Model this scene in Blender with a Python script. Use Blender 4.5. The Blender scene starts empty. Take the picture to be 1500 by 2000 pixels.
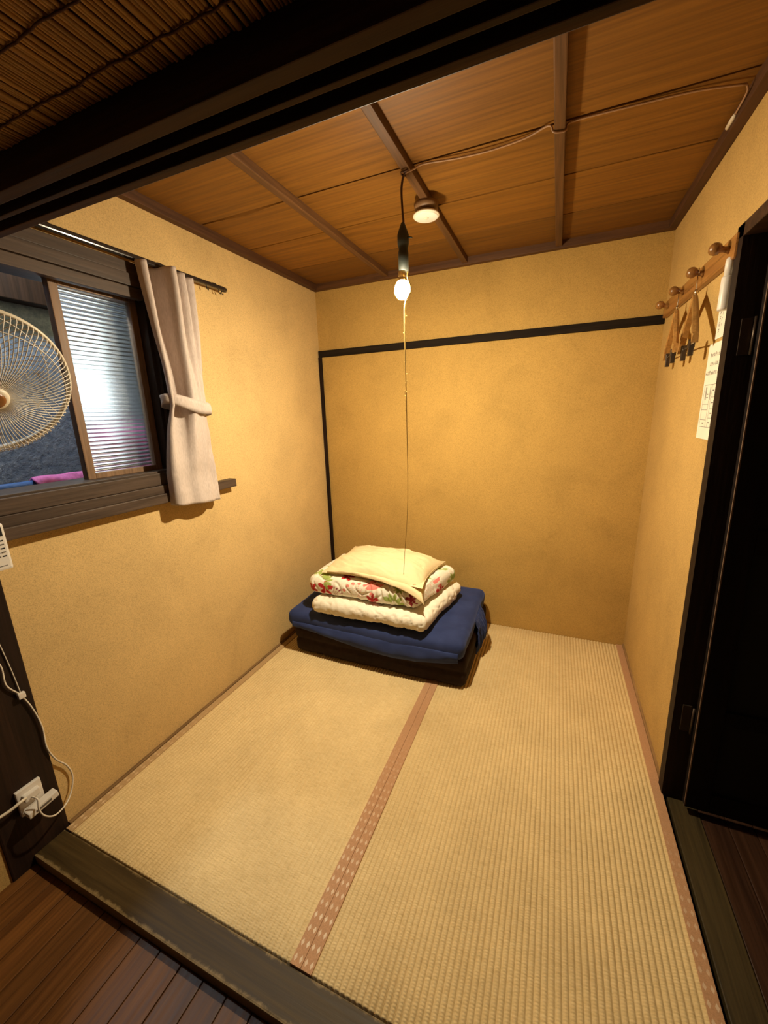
import bpy, bmesh, math, random
from mathutils import Vector, Matrix, noise
random.seed(7)
PI = math.pi
scene = bpy.context.scene
COL = scene.collection

# ------------------------------------------------------------------ camera
YAW, PITCH, ROLL = -0.4068, -0.2402, -0.0324
CAM = Vector((1.3843, -0.5113, 1.2633))
F_PX = 777.78
fwd = Vector((math.sin(YAW)*math.cos(PITCH), math.cos(YAW)*math.cos(PITCH), math.sin(PITCH)))
rt0 = Vector((math.cos(YAW), -math.sin(YAW), 0)); up0 = rt0.cross(fwd)
rt = rt0*math.cos(ROLL) + up0*math.sin(ROLL)
up = -rt0*math.sin(ROLL) + up0*math.cos(ROLL)
cd = bpy.data.cameras.new('camera'); cam = bpy.data.objects.new('camera', cd); COL.objects.link(cam)
cam.matrix_world = Matrix(((rt.x, up.x, -fwd.x, CAM.x), (rt.y, up.y, -fwd.y, CAM.y), (rt.z, up.z, -fwd.z, CAM.z), (0, 0, 0, 1)))
cd.sensor_fit = 'VERTICAL'; cd.sensor_height = 36.0; cd.lens = F_PX/2000*36.0
cd.clip_start = 0.02
scene.camera = cam

# ------------------------------------------------------------------ world, light, exposure
world = bpy.data.worlds.new('night'); scene.world = world; world.use_nodes = True
world.node_tree.nodes['Background'].inputs[0].default_value = (0.10, 0.16, 0.42, 1)
world.node_tree.nodes['Background'].inputs[1].default_value = 0.020
BULB_STRENGTH = 6000.0
BULB_COLOR = (1.0, 0.84, 0.58)
BULB = Vector((0.880, 0.875, 1.664))
ld = bpy.data.lights.new('alley_lamp', 'POINT'); ld.energy = 32.0; ld.color = (0.80, 0.92, 1.0); ld.shadow_soft_size = 0.05
lo = bpy.data.objects.new('alley_lamp', ld); COL.objects.link(lo); lo.location = (-0.38, 0.30, 2.10)
scene.view_settings.view_transform = 'Standard'
scene.view_settings.look = 'None'
scene.view_settings.exposure = 0.12
scene.view_settings.gamma = 1.0
scene.view_settings.use_curve_mapping = False
scene.cycles.max_bounces = 8; scene.cycles.diffuse_bounces = 5; scene.cycles.glossy_bounces = 3; scene.cycles.transmission_bounces = 8
scene.cycles.use_adaptive_sampling = True; scene.cycles.adaptive_threshold = 0.025

W, D, HT = 1.80, 1.765, 1.987     # room width, depth, underside of the ceiling trim
ZC = 2.02                         # ceiling boards

# ------------------------------------------------------------------ node helpers
class NT:
    def __init__(s, m): s.m = m; s.t = m.node_tree; s.b = s.t.nodes['Principled BSDF']
    def n(s, typ, **kw):
        nd = s.t.nodes.new(typ)
        for k, v in kw.items():
            if k.startswith('i_'): nd.inputs[k[2:].replace('_', ' ')].default_value = v
            else: setattr(nd, k, v)
        return nd
    def l(s, a, b): s.t.links.new(a, b)
    def val(s, sock, v):
        if hasattr(v, 'links'): s.l(v, sock)
        else: sock.default_value = v
    def math(s, op, a, b=0.0, c=0.0, clamp=False):
        nd = s.n('ShaderNodeMath', operation=op, use_clamp=clamp)
        s.val(nd.inputs[0], a); s.val(nd.inputs[1], b); s.val(nd.inputs[2], c)
        return nd.outputs[0]
    def coord(s, scale=(1, 1, 1), rnd=True):
        tc = s.n('ShaderNodeTexCoord'); mp = s.n('ShaderNodeMapping')
        mp.inputs['Scale'].default_value = scale; s.l(tc.outputs['Object'], mp.inputs['Vector'])
        if rnd:
            oi = s.n('ShaderNodeObjectInfo'); cx = s.n('ShaderNodeCombineXYZ')
            r = s.math('MULTIPLY', oi.outputs['Random'], 37.0)
            for i in range(3): s.l(r, cx.inputs[i])
            s.l(cx.outputs[0], mp.inputs['Location'])
        return mp.outputs[0]
    def noise(s, vec, scale, detail=4, rough=0.55, dist=0.0):
        nd = s.n('ShaderNodeTexNoise'); nd.inputs['Scale'].default_value = scale
        nd.inputs['Detail'].default_value = detail; nd.inputs['Roughness'].default_value = rough
        nd.inputs['Distortion'].default_value = dist
        s.l(vec, nd.inputs['Vector']); return nd.outputs['Fac']
    def ramp(s, fac, stops):
        nd = s.n('ShaderNodeValToRGB'); e = nd.color_ramp.elements
        while len(e) < len(stops): e.new(0.5)
        for el, (p, c) in zip(e, stops): el.position = p; el.color = (*c, 1)
        s.l(fac, nd.inputs[0]); return nd.outputs[0]
    def mix(s, fac, a, b, mode='MIX'):
        nd = s.n('ShaderNodeMix', data_type='RGBA', blend_type=mode)
        s.val(nd.inputs[0], fac)
        for i, v in ((6, a), (7, b)):
            if hasattr(v, 'links'): s.l(v, nd.inputs[i])
            else: nd.inputs[i].default_value = (*v, 1)
        return nd.outputs[2]
    def bump(s, h, strength=0.3, dist=0.002, prev=None):
        nd = s.n('ShaderNodeBump'); nd.inputs['Strength'].default_value = strength; nd.inputs['Distance'].default_value = dist
        s.l(h, nd.inputs['Height'])
        if prev is not None: s.l(prev, nd.inputs['Normal'])
        s.l(nd.outputs[0], s.b.inputs['Normal']); return nd.outputs[0]
    def color(s, c): s.l(c, s.b.inputs['Base Color'])

def newmat(name, col=(0.5, 0.5, 0.5), rough=0.6, spec=0.5, metal=0.0):
    m = bpy.data.materials.new(name); m.use_nodes = True; t = NT(m)
    t.b.inputs['Base Color'].default_value = (*col, 1); t.b.inputs['Roughness'].default_value = rough
    t.b.inputs['Specular IOR Level'].default_value = spec; t.b.inputs['Metallic'].default_value = metal
    return m, t

def mat_plain(name, col, rough=0.5, spec=0.5, metal=0.0, vary=0.12, scale=14, bumps=0.05):
    m, t = newmat(name, col, rough, spec, metal)
    c = t.coord(); f = t.noise(c, scale, 3)
    t.color(t.ramp(f, [(0.3, tuple(x*(1-vary) for x in col)), (0.7, tuple(min(1, x*(1+vary)) for x in col))]))
    if bumps: t.bump(t.noise(c, scale*8, 3), bumps, 0.001)
    return m

def mat_plaster(name, col):
    m, t = newmat(name, col, 0.95, 0.15)
    c = t.coord(rnd=False)
    big = t.noise(c, 3.2, 5, 0.6, 0.4); fine = t.noise(c, 330, 3, 0.7); mid = t.noise(c, 38, 4, 0.65)
    a = t.ramp(big, [(0.28, tuple(x*0.86 for x in col)), (0.5, col), (0.75, tuple(min(1, x*1.10) for x in col))])
    g = t.ramp(fine, [(0.30, (0.72, 0.70, 0.66)), (0.5, (1, 1, 1)), (0.72, (1.18, 1.16, 1.1))])
    t.color(t.mix(1.0, a, g, 'MULTIPLY'))
    n1 = t.bump(mid, 0.22, 0.004); t.bump(fine, 0.35, 0.0016, n1)
    return m

def mat_wood(name, dark, light, axis=0, rough=0.5, scale=1.0, spec=0.4, bumps=0.25, wear=None):
    """grain runs along axis 0/1/2 of the object"""
    m, t = newmat(name, dark, rough, spec)
    sc = [26*scale]*3; sc[axis] = 1.3*scale
    c = t.coord(tuple(sc)); f = t.noise(c, 1.0, 6, 0.62, 1.2)
    sc2 = [120*scale]*3; sc2[axis] = 4*scale
    c2 = t.coord(tuple(sc2)); f2 = t.noise(c2, 1.0, 3, 0.6)
    col = t.ramp(f, [(0.28, dark), (0.72, light)])
    g = t.ramp(f2, [(0.35, (0.72, 0.70, 0.68)), (0.6, (1.08, 1.06, 1.04))])
    col = t.mix(1.0, col, g, 'MULTIPLY')
    oi = t.n('ShaderNodeObjectInfo')
    tone = t.math('MULTIPLY_ADD', oi.outputs['Random'], 0.42, 0.78)
    cx = t.n('ShaderNodeCombineColor')
    for i in range(3): t.l(tone, cx.inputs[i])
    col = t.mix(1.0, col, cx.outputs[0], 'MULTIPLY')
    if wear:
        cw = t.coord((9, 9, 9)); w = t.noise(cw, 2.2, 7, 0.72, 1.0)
        # rubbed pale along the front arris, with ragged tongues of wear reaching inwards
        tc = t.n('ShaderNodeTexCoord'); sp_ = t.n('ShaderNodeSeparateXYZ'); t.l(tc.outputs['Object'], sp_.inputs[0])
        near = t.math('MULTIPLY_ADD', sp_.outputs[1], -28.0, -0.92)
        far = t.math('MULTIPLY_ADD', sp_.outputs[1], 30.0, -1.12)
        e = t.math('MAXIMUM', near, far)
        wf = t.math('MULTIPLY_ADD', t.math('SUBTRACT', t.math('ADD', e, w), 0.50), 5.0, 0.0, clamp=True)
        col = t.mix(t.math('MULTIPLY', wf, 0.8), col, wear)
    t.color(col)
    t.l(t.math('MULTIPLY_ADD', f2, 0.25, rough-0.1), t.b.inputs['Roughness'])
    t.bump(f2, bumps, 0.0015)
    return m

# ------------------------------------------------------------------ mesh helpers
ORG = {}
def new_obj(name, verts, faces, mat, parent=None, smooth=False, origin=None, cols=None):
    vs = [Vector(v) for v in verts]
    if origin is None:
        lo_ = [min(v[i] for v in vs) for i in range(3)]; hi_ = [max(v[i] for v in vs) for i in range(3)]
        origin = Vector(((lo_[0]+hi_[0])/2, (lo_[1]+hi_[1])/2, lo_[2]))
    origin = Vector(origin)
    me = bpy.data.meshes.new(name); me.from_pydata([v-origin for v in vs], [], faces); me.update()
    if smooth:
        me.polygons.foreach_set('use_smooth', [True]*len(me.polygons))
    if cols is not None:
        ca = me.color_attributes.new('print', 'FLOAT_COLOR', 'POINT')
        flat = []
        for c in cols: flat += [c[0], c[1], c[2], 1.0]
        ca.data.foreach_set('color', flat)
    me.materials.append(mat)
    o = bpy.data.objects.new(name, me); COL.objects.link(o)
    return place(o, origin, parent)
def place(o, origin, parent=None):
    origin = Vector(origin); ORG[o.name] = origin
    if parent is not None:
        o.parent = parent; o.location = origin - ORG[parent.name]
    else: o.location = origin
    return o
def thing(name, loc, label=None, cat=None, group=None, kind=None, parent=None):
    o = bpy.data.objects.new(name, None); COL.objects.link(o); o.empty_display_size = 0.05
    place(o, loc, parent)
    return tag(o, label, cat, group, kind)
def tag(o, label=None, cat=None, group=None, kind=None):
    if label: o['label'] = label
    if cat: o['category'] = cat
    if group: o['group'] = group
    if kind: o['kind'] = kind
    return o
class B:
    """collects shapes in world coordinates, builds one mesh"""
    def __init__(s): s.v = []; s.f = []
    def add(s, v, f):
        k = len(s.v); s.v += [Vector(p) for p in v]; s.f += [tuple(i+k for i in q) for q in f]; return s
    def box(s, x0, x1, y0, y1, z0, z1, bev=0.0):
        if bev <= 0:
            v = [(x0,y0,z0),(x1,y0,z0),(x1,y1,z0),(x0,y1,z0),(x0,y0,z1),(x1,y0,z1),(x1,y1,z1),(x0,y1,z1)]
            return s.add(v, [(0,3,2,1),(4,5,6,7),(0,1,5,4),(1,2,6,5),(2,3,7,6),(3,0,4,7)])
        bm = bmesh.new(); bmesh.ops.create_cube(bm, size=1.0)
        for q in bm.verts: q.co = Vector((x0+(q.co.x+.5)*(x1-x0), y0+(q.co.y+.5)*(y1-y0), z0+(q.co.z+.5)*(z1-z0)))
        bev = min(bev, 0.45*min(x1-x0, y1-y0, z1-z0))
        bmesh.ops.bevel(bm, geom=bm.edges[:], offset=bev, segments=2, affect='EDGES', profile=0.6)
        return s.bm(bm)
    def bm(s, bm, M=None):
        bm.verts.index_update()
        v = [(M @ q.co) if M else q.co.copy() for q in bm.verts]; f = [[q.index for q in p.verts] for p in bm.faces]
        bm.free(); return s.add(v, f)
    def tube(s, pts, r, n=8, caps=True, closed=False):
        pts = [Vector(p) for p in pts]; k = len(pts)
        rr = r if isinstance(r, (list, tuple)) else [r]*k
        T = []
        for i in range(k):
            a = pts[(i-1) % k] if (closed or i > 0) else pts[i]; b = pts[(i+1) % k] if (closed or i < k-1) else pts[i]
            T.append((b-a).normalized())
        u = T[0].orthogonal().normalized(); v = []; f = []
        for i in range(k):
            u = (u - T[i]*u.dot(T[i]))
            u = u.normalized() if u.length > 1e-6 else T[i].orthogonal().normalized()
            w = T[i].cross(u)
            for j in range(n):
                a = 2*PI*j/n; v.append(pts[i] + (u*math.cos(a)+w*math.sin(a))*rr[i])
        for i in range(k if closed else k-1):
            for j in range(n):
                i2 = (i+1) % k; f.append((i*n+j, i*n+(j+1) % n, i2*n+(j+1) % n, i2*n+j))
        if caps and not closed:
            f.append(tuple(reversed(range(n)))); f.append(tuple((k-1)*n+j for j in range(n)))
        return s.add(v, f)
    def lathe(s, prof, n=24, M=None, cap=True):
        """prof: (r, z) from bottom to top, axis z, then matrix M"""
        M = M or Matrix(); v = []; f = []
        for (r, z) in prof:
            for j in range(n): v.append(M @ Vector((r*math.cos(2*PI*j/n), r*math.sin(2*PI*j/n), z)))
        for i in range(len(prof)-1):
            for j in range(n): f.append((i*n+j, i*n+(j+1) % n, (i+1)*n+(j+1) % n, (i+1)*n+j))
        if cap:
            f.append(tuple(reversed(range(n)))); f.append(tuple((len(prof)-1)*n+j for j in range(n)))
        return s.add(v, f)
    def quad(s, a, b, c, d): return s.add([a, b, c, d], [(0, 1, 2, 3)])
    def build(s, name, mat, parent=None, smooth=False, origin=None):
        return new_obj(name, s.v, s.f, mat, parent, smooth, origin)
def box(name, mat, parent, x0, x1, y0, y1, z0, z1, bev=0.002):
    return B().box(x0, x1, y0, y1, z0, z1, bev).build(name, mat, parent)
def catmull(pts, n=8):
    P = [Vector(p) for p in pts]; out = []
    for i in range(len(P)-1):
        a = P[max(i-1, 0)]; b = P[i]; c = P[i+1]; d = P[min(i+2, len(P)-1)]
        for k in range(n):
            t = k/n
            out.append(0.5*((2*b)+(c-a)*t+(2*a-5*b+4*c-d)*t*t+(-a+3*b-3*c+d)*t**3))
    out.append(P[-1]); return out
def frame(z, xdir=None):
    """rotation matrix whose z axis is z"""
    z = Vector(z).normalized(); x = Vector(xdir) if xdir else z.orthogonal()
    x = (x - z*x.dot(z)).normalized(); y = z.cross(x)
    return Matrix(((x.x, y.x, z.x, 0), (x.y, y.y, z.y, 0), (x.z, y.z, z.z, 0), (0, 0, 0, 1)))
def grid_faces(nu, nv, wrap=False):
    f = []
    for i in range(nu-1):
        for j in range(nv-1): f.append((i*nv+j, i*nv+j+1, (i+1)*nv+j+1, (i+1)*nv+j))
    return f
def rounded_slab(cx, cy, z0, sx, sy, sz, r, step=0.012, squash=1.0):
    """rounded box points (x,y,z) with outward normal; returns verts, normals, faces"""
    hx, hy, hz = sx/2, sy/2, sz/2; r = min(r, hx, hy, hz)
    key = {}; V = []; N = []; F = []
    def pt(p):
        k = (round(p[0], 5), round(p[1], 5), round(p[2], 5))
        if k in key: return key[k]
        q = Vector(p); inn = Vector((max(-hx+r, min(hx-r, q.x)), max(-hy+r, min(hy-r, q.y)), max(-hz+r, min(hz-r, q.z))))
        d = (q-inn); d = d.normalized() if d.length > 1e-9 else Vector((0, 0, 1))
        key[k] = len(V); V.append(inn + d*r + Vector((cx, cy, z0+hz))); N.append(d); return key[k]
    nx, ny, nz = max(4, int(sx/step)), max(4, int(sy/step)), max(6, int(sz/step*1.2))
    def lin(n, h): return [-h+2*h*i/n for i in range(n+1)]
    X, Y, Z = lin(nx, hx), lin(ny, hy), lin(nz, hz)
    def face(A, Bv, mk, flip):
        ids = [[pt(mk(a, b)) for b in Bv] for a in A]
        for i in range(len(A)-1):
            for j in range(len(Bv)-1):
                q = (ids[i][j], ids[i+1][j], ids[i+1][j+1], ids[i][j+1]); F.append(tuple(reversed(q)) if flip else q)
    face(X, Y, lambda a, b: (a, b, hz), False); face(X, Y, lambda a, b: (a, b, -hz), True)
    face(X, Z, lambda a, b: (a, -hy, b), False); face(X, Z, lambda a, b: (a, hy, b), True)
    face(Y, Z, lambda a, b: (-hx, a, b), True); face(Y, Z, lambda a, b: (hx, a, b), False)
    return V, N, F

# ------------------------------------------------------------------ materials
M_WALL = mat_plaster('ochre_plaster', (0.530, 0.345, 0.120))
M_WALLL = mat_plaster('ochre_plaster_lit', (0.610, 0.425, 0.185))  # same ochre plaster, the left wall's brighter light put into its colour
M_WALLB = mat_plaster('ochre_plaster_shaded', (0.495, 0.310, 0.090))  # same ochre plaster, the back wall's dimmer light put into its colour
M_POST = mat_wood('dark_post_wood', (0.010, 0.005, 0.003), (0.028, 0.013, 0.007), axis=2, rough=0.6, spec=0.22)
M_BEAM = mat_wood('dark_beam_wood', (0.028, 0.013, 0.006), (0.070, 0.034, 0.014), axis=0, rough=0.65, spec=0.2)
M_TRIMX = mat_wood('dark_trim_wood_x', (0.012, 0.008, 0.005), (0.026, 0.017, 0.010), axis=0, rough=0.75, spec=0.12)
M_TRIMZ = mat_wood('dark_trim_wood_z', (0.013, 0.007, 0.005), (0.026, 0.013, 0.008), axis=2, rough=0.7, spec=0.15)
M_FRAMEY = mat_wood('window_wood_y', (0.040, 0.026, 0.018), (0.090, 0.060, 0.042), axis=1, rough=0.5, spec=0.3)
M_FRAMEZ = mat_wood('window_wood_z', (0.024, 0.015, 0.011), (0.050, 0.032, 0.022), axis=2, rough=0.55, spec=0.25)
M_SASH = mat_wood('sash_wood', (0.16, 0.090, 0.045), (0.27, 0.16, 0.085), axis=2, rough=0.5)
M_CEIL = mat_wood('ceiling_board_wood', (0.175, 0.070, 0.006), (0.225, 0.096, 0.009), axis=0, rough=0.62, scale=0.7, bumps=0.12)
M_BATTEN = mat_wood('ceiling_batten_wood', (0.085, 0.036, 0.012), (0.160, 0.072, 0.022), axis=1, rough=0.6)
M_CTRIMX = mat_wood('ceiling_trim_wood_x', (0.085, 0.034, 0.011), (0.155, 0.065, 0.020), axis=0, rough=0.6)
M_CTRIMY = mat_wood('ceiling_trim_wood_y', (0.060, 0.024, 0.009), (0.115, 0.046, 0.015), axis=1, rough=0.6)
M_THRESH = mat_wood('threshold_wood', (0.036, 0.022, 0.006), (0.075, 0.048, 0.014), axis=0, rough=0.5, spec=0.3, wear=(0.26, 0.185, 0.085))
M_THRESHY = mat_wood('door_sill_wood', (0.026, 0.018, 0.006), (0.060, 0.042, 0.014), axis=1, rough=0.55, spec=0.25)
M_PLANK = mat_wood('plank_wood', (0.075, 0.027, 0.006), (0.165, 0.068, 0.015), axis=1, rough=0.45, spec=0.35)
M_CPLANK = mat_wood('corridor_plank_wood', (0.030, 0.012, 0.006), (0.060, 0.026, 0.012), axis=1, rough=0.38)
M_DOOR = mat_wood('black_door_wood', (0.003, 0.002, 0.0018), (0.008, 0.004, 0.003), axis=2, rough=0.7, spec=0.15)
M_DOORP = mat_plain('black_door_panel', (0.004, 0.0035, 0.0035), 0.6, 0.3)
M_BASE = mat_wood('skirting_wood', (0.20, 0.115, 0.045), (0.34, 0.21, 0.09), axis=1, rough=0.6)
M_KNOB = mat_wood('varnished_wood', (0.23, 0.100, 0.026), (0.36, 0.17, 0.045), axis=1, rough=0.28, spec=0.6)
M_HANGER = mat_wood('hanger_wood', (0.30, 0.15, 0.042), (0.46, 0.25, 0.075), axis=1, rough=0.32)
M_METAL = mat_plain('chrome_wire', (0.72, 0.68, 0.60), 0.22, 0.5, 1.0, 0.03)
M_BLACKM = mat_plain('black_rail_enamel', (0.018, 0.014, 0.012), 0.22, 0.6, 0.0, 0.1)
M_BLACKR = mat_plain('black_rubber', (0.020, 0.024, 0.018), 0.55)
M_BRASS = mat_plain('brass_screw_base', (0.60, 0.43, 0.18), 0.3, 0.5, 1.0, 0.05)
M_WHITEP = mat_plain('white_plastic', (0.74, 0.70, 0.64), 0.38, 0.5, 0.0, 0.04)
M_CREAMP = mat_plain('cream_plastic', (0.72, 0.65, 0.51), 0.42, 0.5, 0.0, 0.05)
M_WIRE = mat_plain('cream_wire', (0.72, 0.68, 0.60), 0.35, 0.5, 0.0, 0.03)
M_CABLE = mat_plain('pinkish_cable', (0.36, 0.21, 0.12), 0.5)
M_BROWNC = mat_plain('brown_flex', (0.07, 0.026, 0.012), 0.5)
M_CORD = mat_plain('white_cord', (0.68, 0.62, 0.52), 0.45)
M_SCREEN = mat_plain('dark_screen', (0.03, 0.03, 0.032), 0.2)
M_PRINT = mat_plain('grey_print', (0.13, 0.11, 0.09), 0.8)
M_PAPER = mat_plain('white_paper', (0.78, 0.74, 0.62), 0.85, 0.2, 0.0, 0.03, 20, 0.03)
M_STRING = mat_plain('gold_string', (0.55, 0.38, 0.10), 0.7)
M_REED = mat_wood('reed', (0.40, 0.20, 0.05), (0.62, 0.36, 0.10), axis=1, rough=0.6)
M_TIE = mat_plain('reed_tie', (0.07, 0.024, 0.010), 0.8)

# ------------------------------------------------------------------ setting: walls
WT = 0.10
# window opening in the left wall
WY0, WY1, WZ0, WZ1 = 0.012, 0.605, 1.06, 1.70
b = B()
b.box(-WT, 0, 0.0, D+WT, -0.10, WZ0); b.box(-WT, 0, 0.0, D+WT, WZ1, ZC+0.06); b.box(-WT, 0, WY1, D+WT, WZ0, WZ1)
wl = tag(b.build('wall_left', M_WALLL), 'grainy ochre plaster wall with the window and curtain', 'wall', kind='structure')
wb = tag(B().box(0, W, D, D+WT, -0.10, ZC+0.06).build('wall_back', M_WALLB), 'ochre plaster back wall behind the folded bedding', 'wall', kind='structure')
# right wall, ends at the door frame; edge leans a little
JB, JT = 0.862, 0.938      # y of the wall end at the floor and at z=1.70
def jy(z): return JB + (JT-JB)*z/1.70
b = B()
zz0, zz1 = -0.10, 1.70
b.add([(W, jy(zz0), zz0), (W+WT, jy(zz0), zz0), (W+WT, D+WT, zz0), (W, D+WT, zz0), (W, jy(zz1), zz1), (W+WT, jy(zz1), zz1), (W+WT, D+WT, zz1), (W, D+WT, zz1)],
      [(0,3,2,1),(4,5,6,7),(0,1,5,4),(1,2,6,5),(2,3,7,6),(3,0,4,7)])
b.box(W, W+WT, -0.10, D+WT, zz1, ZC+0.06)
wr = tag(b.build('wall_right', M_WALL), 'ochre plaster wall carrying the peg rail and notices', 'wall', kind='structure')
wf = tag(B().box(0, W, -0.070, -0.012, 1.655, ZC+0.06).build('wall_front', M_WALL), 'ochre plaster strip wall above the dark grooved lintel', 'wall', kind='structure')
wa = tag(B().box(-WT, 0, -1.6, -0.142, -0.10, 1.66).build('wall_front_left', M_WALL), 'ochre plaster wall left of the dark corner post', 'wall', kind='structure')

# dark corner post
post = tag(box('trim_1', M_POST, None, -0.13, 0.006, -0.142, 0.013, -0.05, 1.66, 0.004), 'dark stained wooden corner post with the power outlet', 'post', kind='structure')
# grooved lintel (kamoi): lips and grooves
lint = thing('trim_2', (0.9, -0.043, 1.61), 'dark grooved lintel beam crossing the top of the picture', 'beam', kind='structure')
b = B().box(-0.02, W+0.02, -0.086, 0.0, 1.630, 1.656, 0.0015); b.build('beam', M_BEAM, lint)
for y0, y1 in ((-0.0155, 0.0), (-0.0455, -0.0365), (-0.086, -0.0645)):
    box('lip', M_BEAM, lint, -0.02, W+0.02, y0, y1, 1.610, 1.632, 0.0015)
# threshold board
thr = tag(box('trim_3', M_THRESH, None, 0.006, W+0.004, -0.086, -0.001, -0.045, -0.004, 0.004), 'worn dark threshold board between tatami and plank floor', 'threshold', kind='structure')
# door sill along the right mat
ds = tag(box('trim_4', M_THRESHY, None, W+0.004, 1.883, -0.10, jy(0)-0.004, -0.045, -0.005, 0.003), 'dark wooden door sill along the right mat', 'door sill', kind='structure')

# back wall: dark picture-rail strip and corner strip
tag(box('trim_5', M_TRIMX, None, 0.002, W-0.002, D-0.014, D+0.001, 1.617, 1.655, 0.002), 'dark horizontal wooden strip across the back wall', 'trim', kind='structure')
tag(box('trim_6', M_TRIMZ, None, 0.0, 0.020, D-0.016, D, 0.0, 1.617, 0.002), 'dark vertical wooden strip in the back left corner', 'trim', kind='structure')

# skirting
tag(box('baseboard_left', M_BASE, None, -0.002, 0.012, 0.014, D-0.016, -0.03, 0.006, 0.002), 'thin wooden skirting strip along the left wall', 'skirting', kind='structure')
tag(box('baseboard_right', M_BASE, None, W-0.008, W+0.002, jy(0), D, -0.03, 0.010, 0.002), 'thin wooden skirting strip along the right wall', 'skirting', kind='structure')

# ------------------------------------------------------------------ ceiling
ceil = tag(B().box(-0.02, W+0.02, -0.012, D+0.02, ZC+0.014, ZC+0.05).build('ceiling', M_POST), 'orange brown wooden ceiling of wide boards under thin battens', 'ceiling', kind='structure')
ys = [0.0, 0.298, 0.592, 0.886, 1.168, 1.470, D]
for i in range(6):
    y0, y1 = ys[i], ys[i+1]
    # boards lap: the far edge of each board dips a little, leaving a dark joint
    v = []
    n = 36
    for k in range(n+1):
        x = W*k/n
        for (yy, zz) in ((y0+0.0070+(0.016*math.exp(-((x-0.24)/0.11)**2) if i == 3 else 0), ZC+0.001), (y1-0.0025, ZC+0.000), (y1-0.0025, ZC+0.013), (y0+0.0070, ZC+0.013)):
            v.append((x, yy + 0.0008*noise.noise(Vector((x*3, i*7.1, 0))), zz + 0.0010*noise.noise(Vector((x*2.3, i*3.3, 5)))))
    f = []
    for k in range(n):
        for j in range(4): f.append((k*4+j, k*4+(j+1) % 4, (k+1)*4+(j+1) % 4, (k+1)*4+j))
    f += [(3, 2, 1, 0), (n*4, n*4+1, n*4+2, n*4+3)]
    new_obj('board', v, f, M_CEIL, ceil)
for x in (0.472, 0.905, 1.342):
    box('batten', M_BATTEN, ceil, x-0.014, x+0.014, 0.0, D-0.001, 1.994, ZC+0.004, 0.003)
tag(box('trim_7', M_CTRIMX, None, 0.0, W, D-0.030, D, HT, ZC+0.010, 0.002), 'brown ceiling edge moulding along the back wall', 'trim', kind='structure')
tag(box('trim_8', M_CTRIMY, None, 0.0, 0.030, 0.0, D-0.030, HT, ZC+0.010, 0.002), 'brown ceiling edge moulding along the left wall', 'trim', kind='structure')
tag(box('trim_9', M_CTRIMY, None, W-0.030, W, 0.0, D-0.030, HT, ZC+0.010, 0.002), 'brown ceiling edge moulding along the right wall', 'trim', kind='structure')

# reed ceiling in front of the lintel
rc = tag(B().box(-0.05, 2.2, -1.6, -0.087, 1.662, 1.70).build('ceiling_front', M_TIE), 'woven reed ceiling in front of the dark lintel', 'ceiling', kind='structure')
b = B(); x = -0.04
while x < 2.15:
    r = random.uniform(0.0014, 0.0030) if random.random() > 0.08 else 0.0045
    x += r
    zc_ = 1.6555 + random.uniform(-0.0010, 0.0010)
    v = []; n = 6
    for k, y in enumerate((-0.088, -0.5, -1.0, -1.55)):
        dx = random.uniform(-0.0012, 0.0012)
        for j in range(n): v.append((x+dx+r*math.cos(2*PI*j/n), y, zc_+min(r, 0.003)*math.sin(2*PI*j/n)))
    f = []
    for k in range(3):
        for j in range(n): f.append((k*n+j, k*n+(j+1) % n, (k+1)*n+(j+1) % n, (k+1)*n+j))
    b.add(v, f); x += r + random.choice((0.0002, 0.0005, 0.0012, 0.0028))
tag(b.build('reeds', M_REED, rc, True), kind='stuff')
for k in range(14):
    y = -0.117 - 0.0605*k; pts = []
    xx = -0.04
    while xx < 2.15:
        pts.append((xx, y + 0.004*noise.noise(Vector((xx*14, k*5.0, 0))) + random.uniform(-0.0012, 0.0012), 1.6515)); xx += 0.010
    B().tube(pts, 0.0013, 5).build('tie_thread', M_TIE, rc, True)

# ------------------------------------------------------------------ floors
fl = tag(B().box(-0.05, 2.70, -1.60, -0.002, -0.09, -0.056).build('floor', M_CPLANK), 'reddish brown plank floor in front of the threshold', 'floor', kind='structure')
PW = 0.0726
def plank_mesh(name, w, l, mat, gap=0.0016, t=0.02):
    bb = B().box(-w/2+gap/2, w/2-gap/2, -l/2, l/2, 0, t, 0.0022)
    me = bpy.data.meshes.new(name); me.from_pydata(bb.v, [], bb.f); me.update(); me.materials.append(mat); return me
pm = plank_mesh('plank', PW, 1.50, M_PLANK)
x = 0.0405 - PW/2
k = 0
while x - PW/2 < 1.87:
    o = bpy.data.objects.new('plank', pm); COL.objects.link(o); place(o, (x, -0.087-0.75, -0.0555 + random.uniform(-0.0006, 0.0006)), fl); x += PW; k += 1
cf = tag(B().box(1.80, 2.70, -0.10, 2.0, -0.09, -0.046).build('floor_corridor', M_CPLANK), 'dark plank corridor floor beside the open door', 'floor', kind='structure')
cm = plank_mesh('corridor_plank', 0.0695, 2.05, M_CPLANK)
for k in range(11):
    o = bpy.data.objects.new('plank', cm); COL.objects.link(o); place(o, (1.9195+0.0695*k, 0.93, -0.0455+0.0165), cf)
wc = tag(B().box(2.70, 2.78, -0.10, 2.0, -0.1, 2.1).build('wall_corridor', M_WALL), 'ochre plaster wall across the dark corridor', 'wall', kind='structure')

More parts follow.
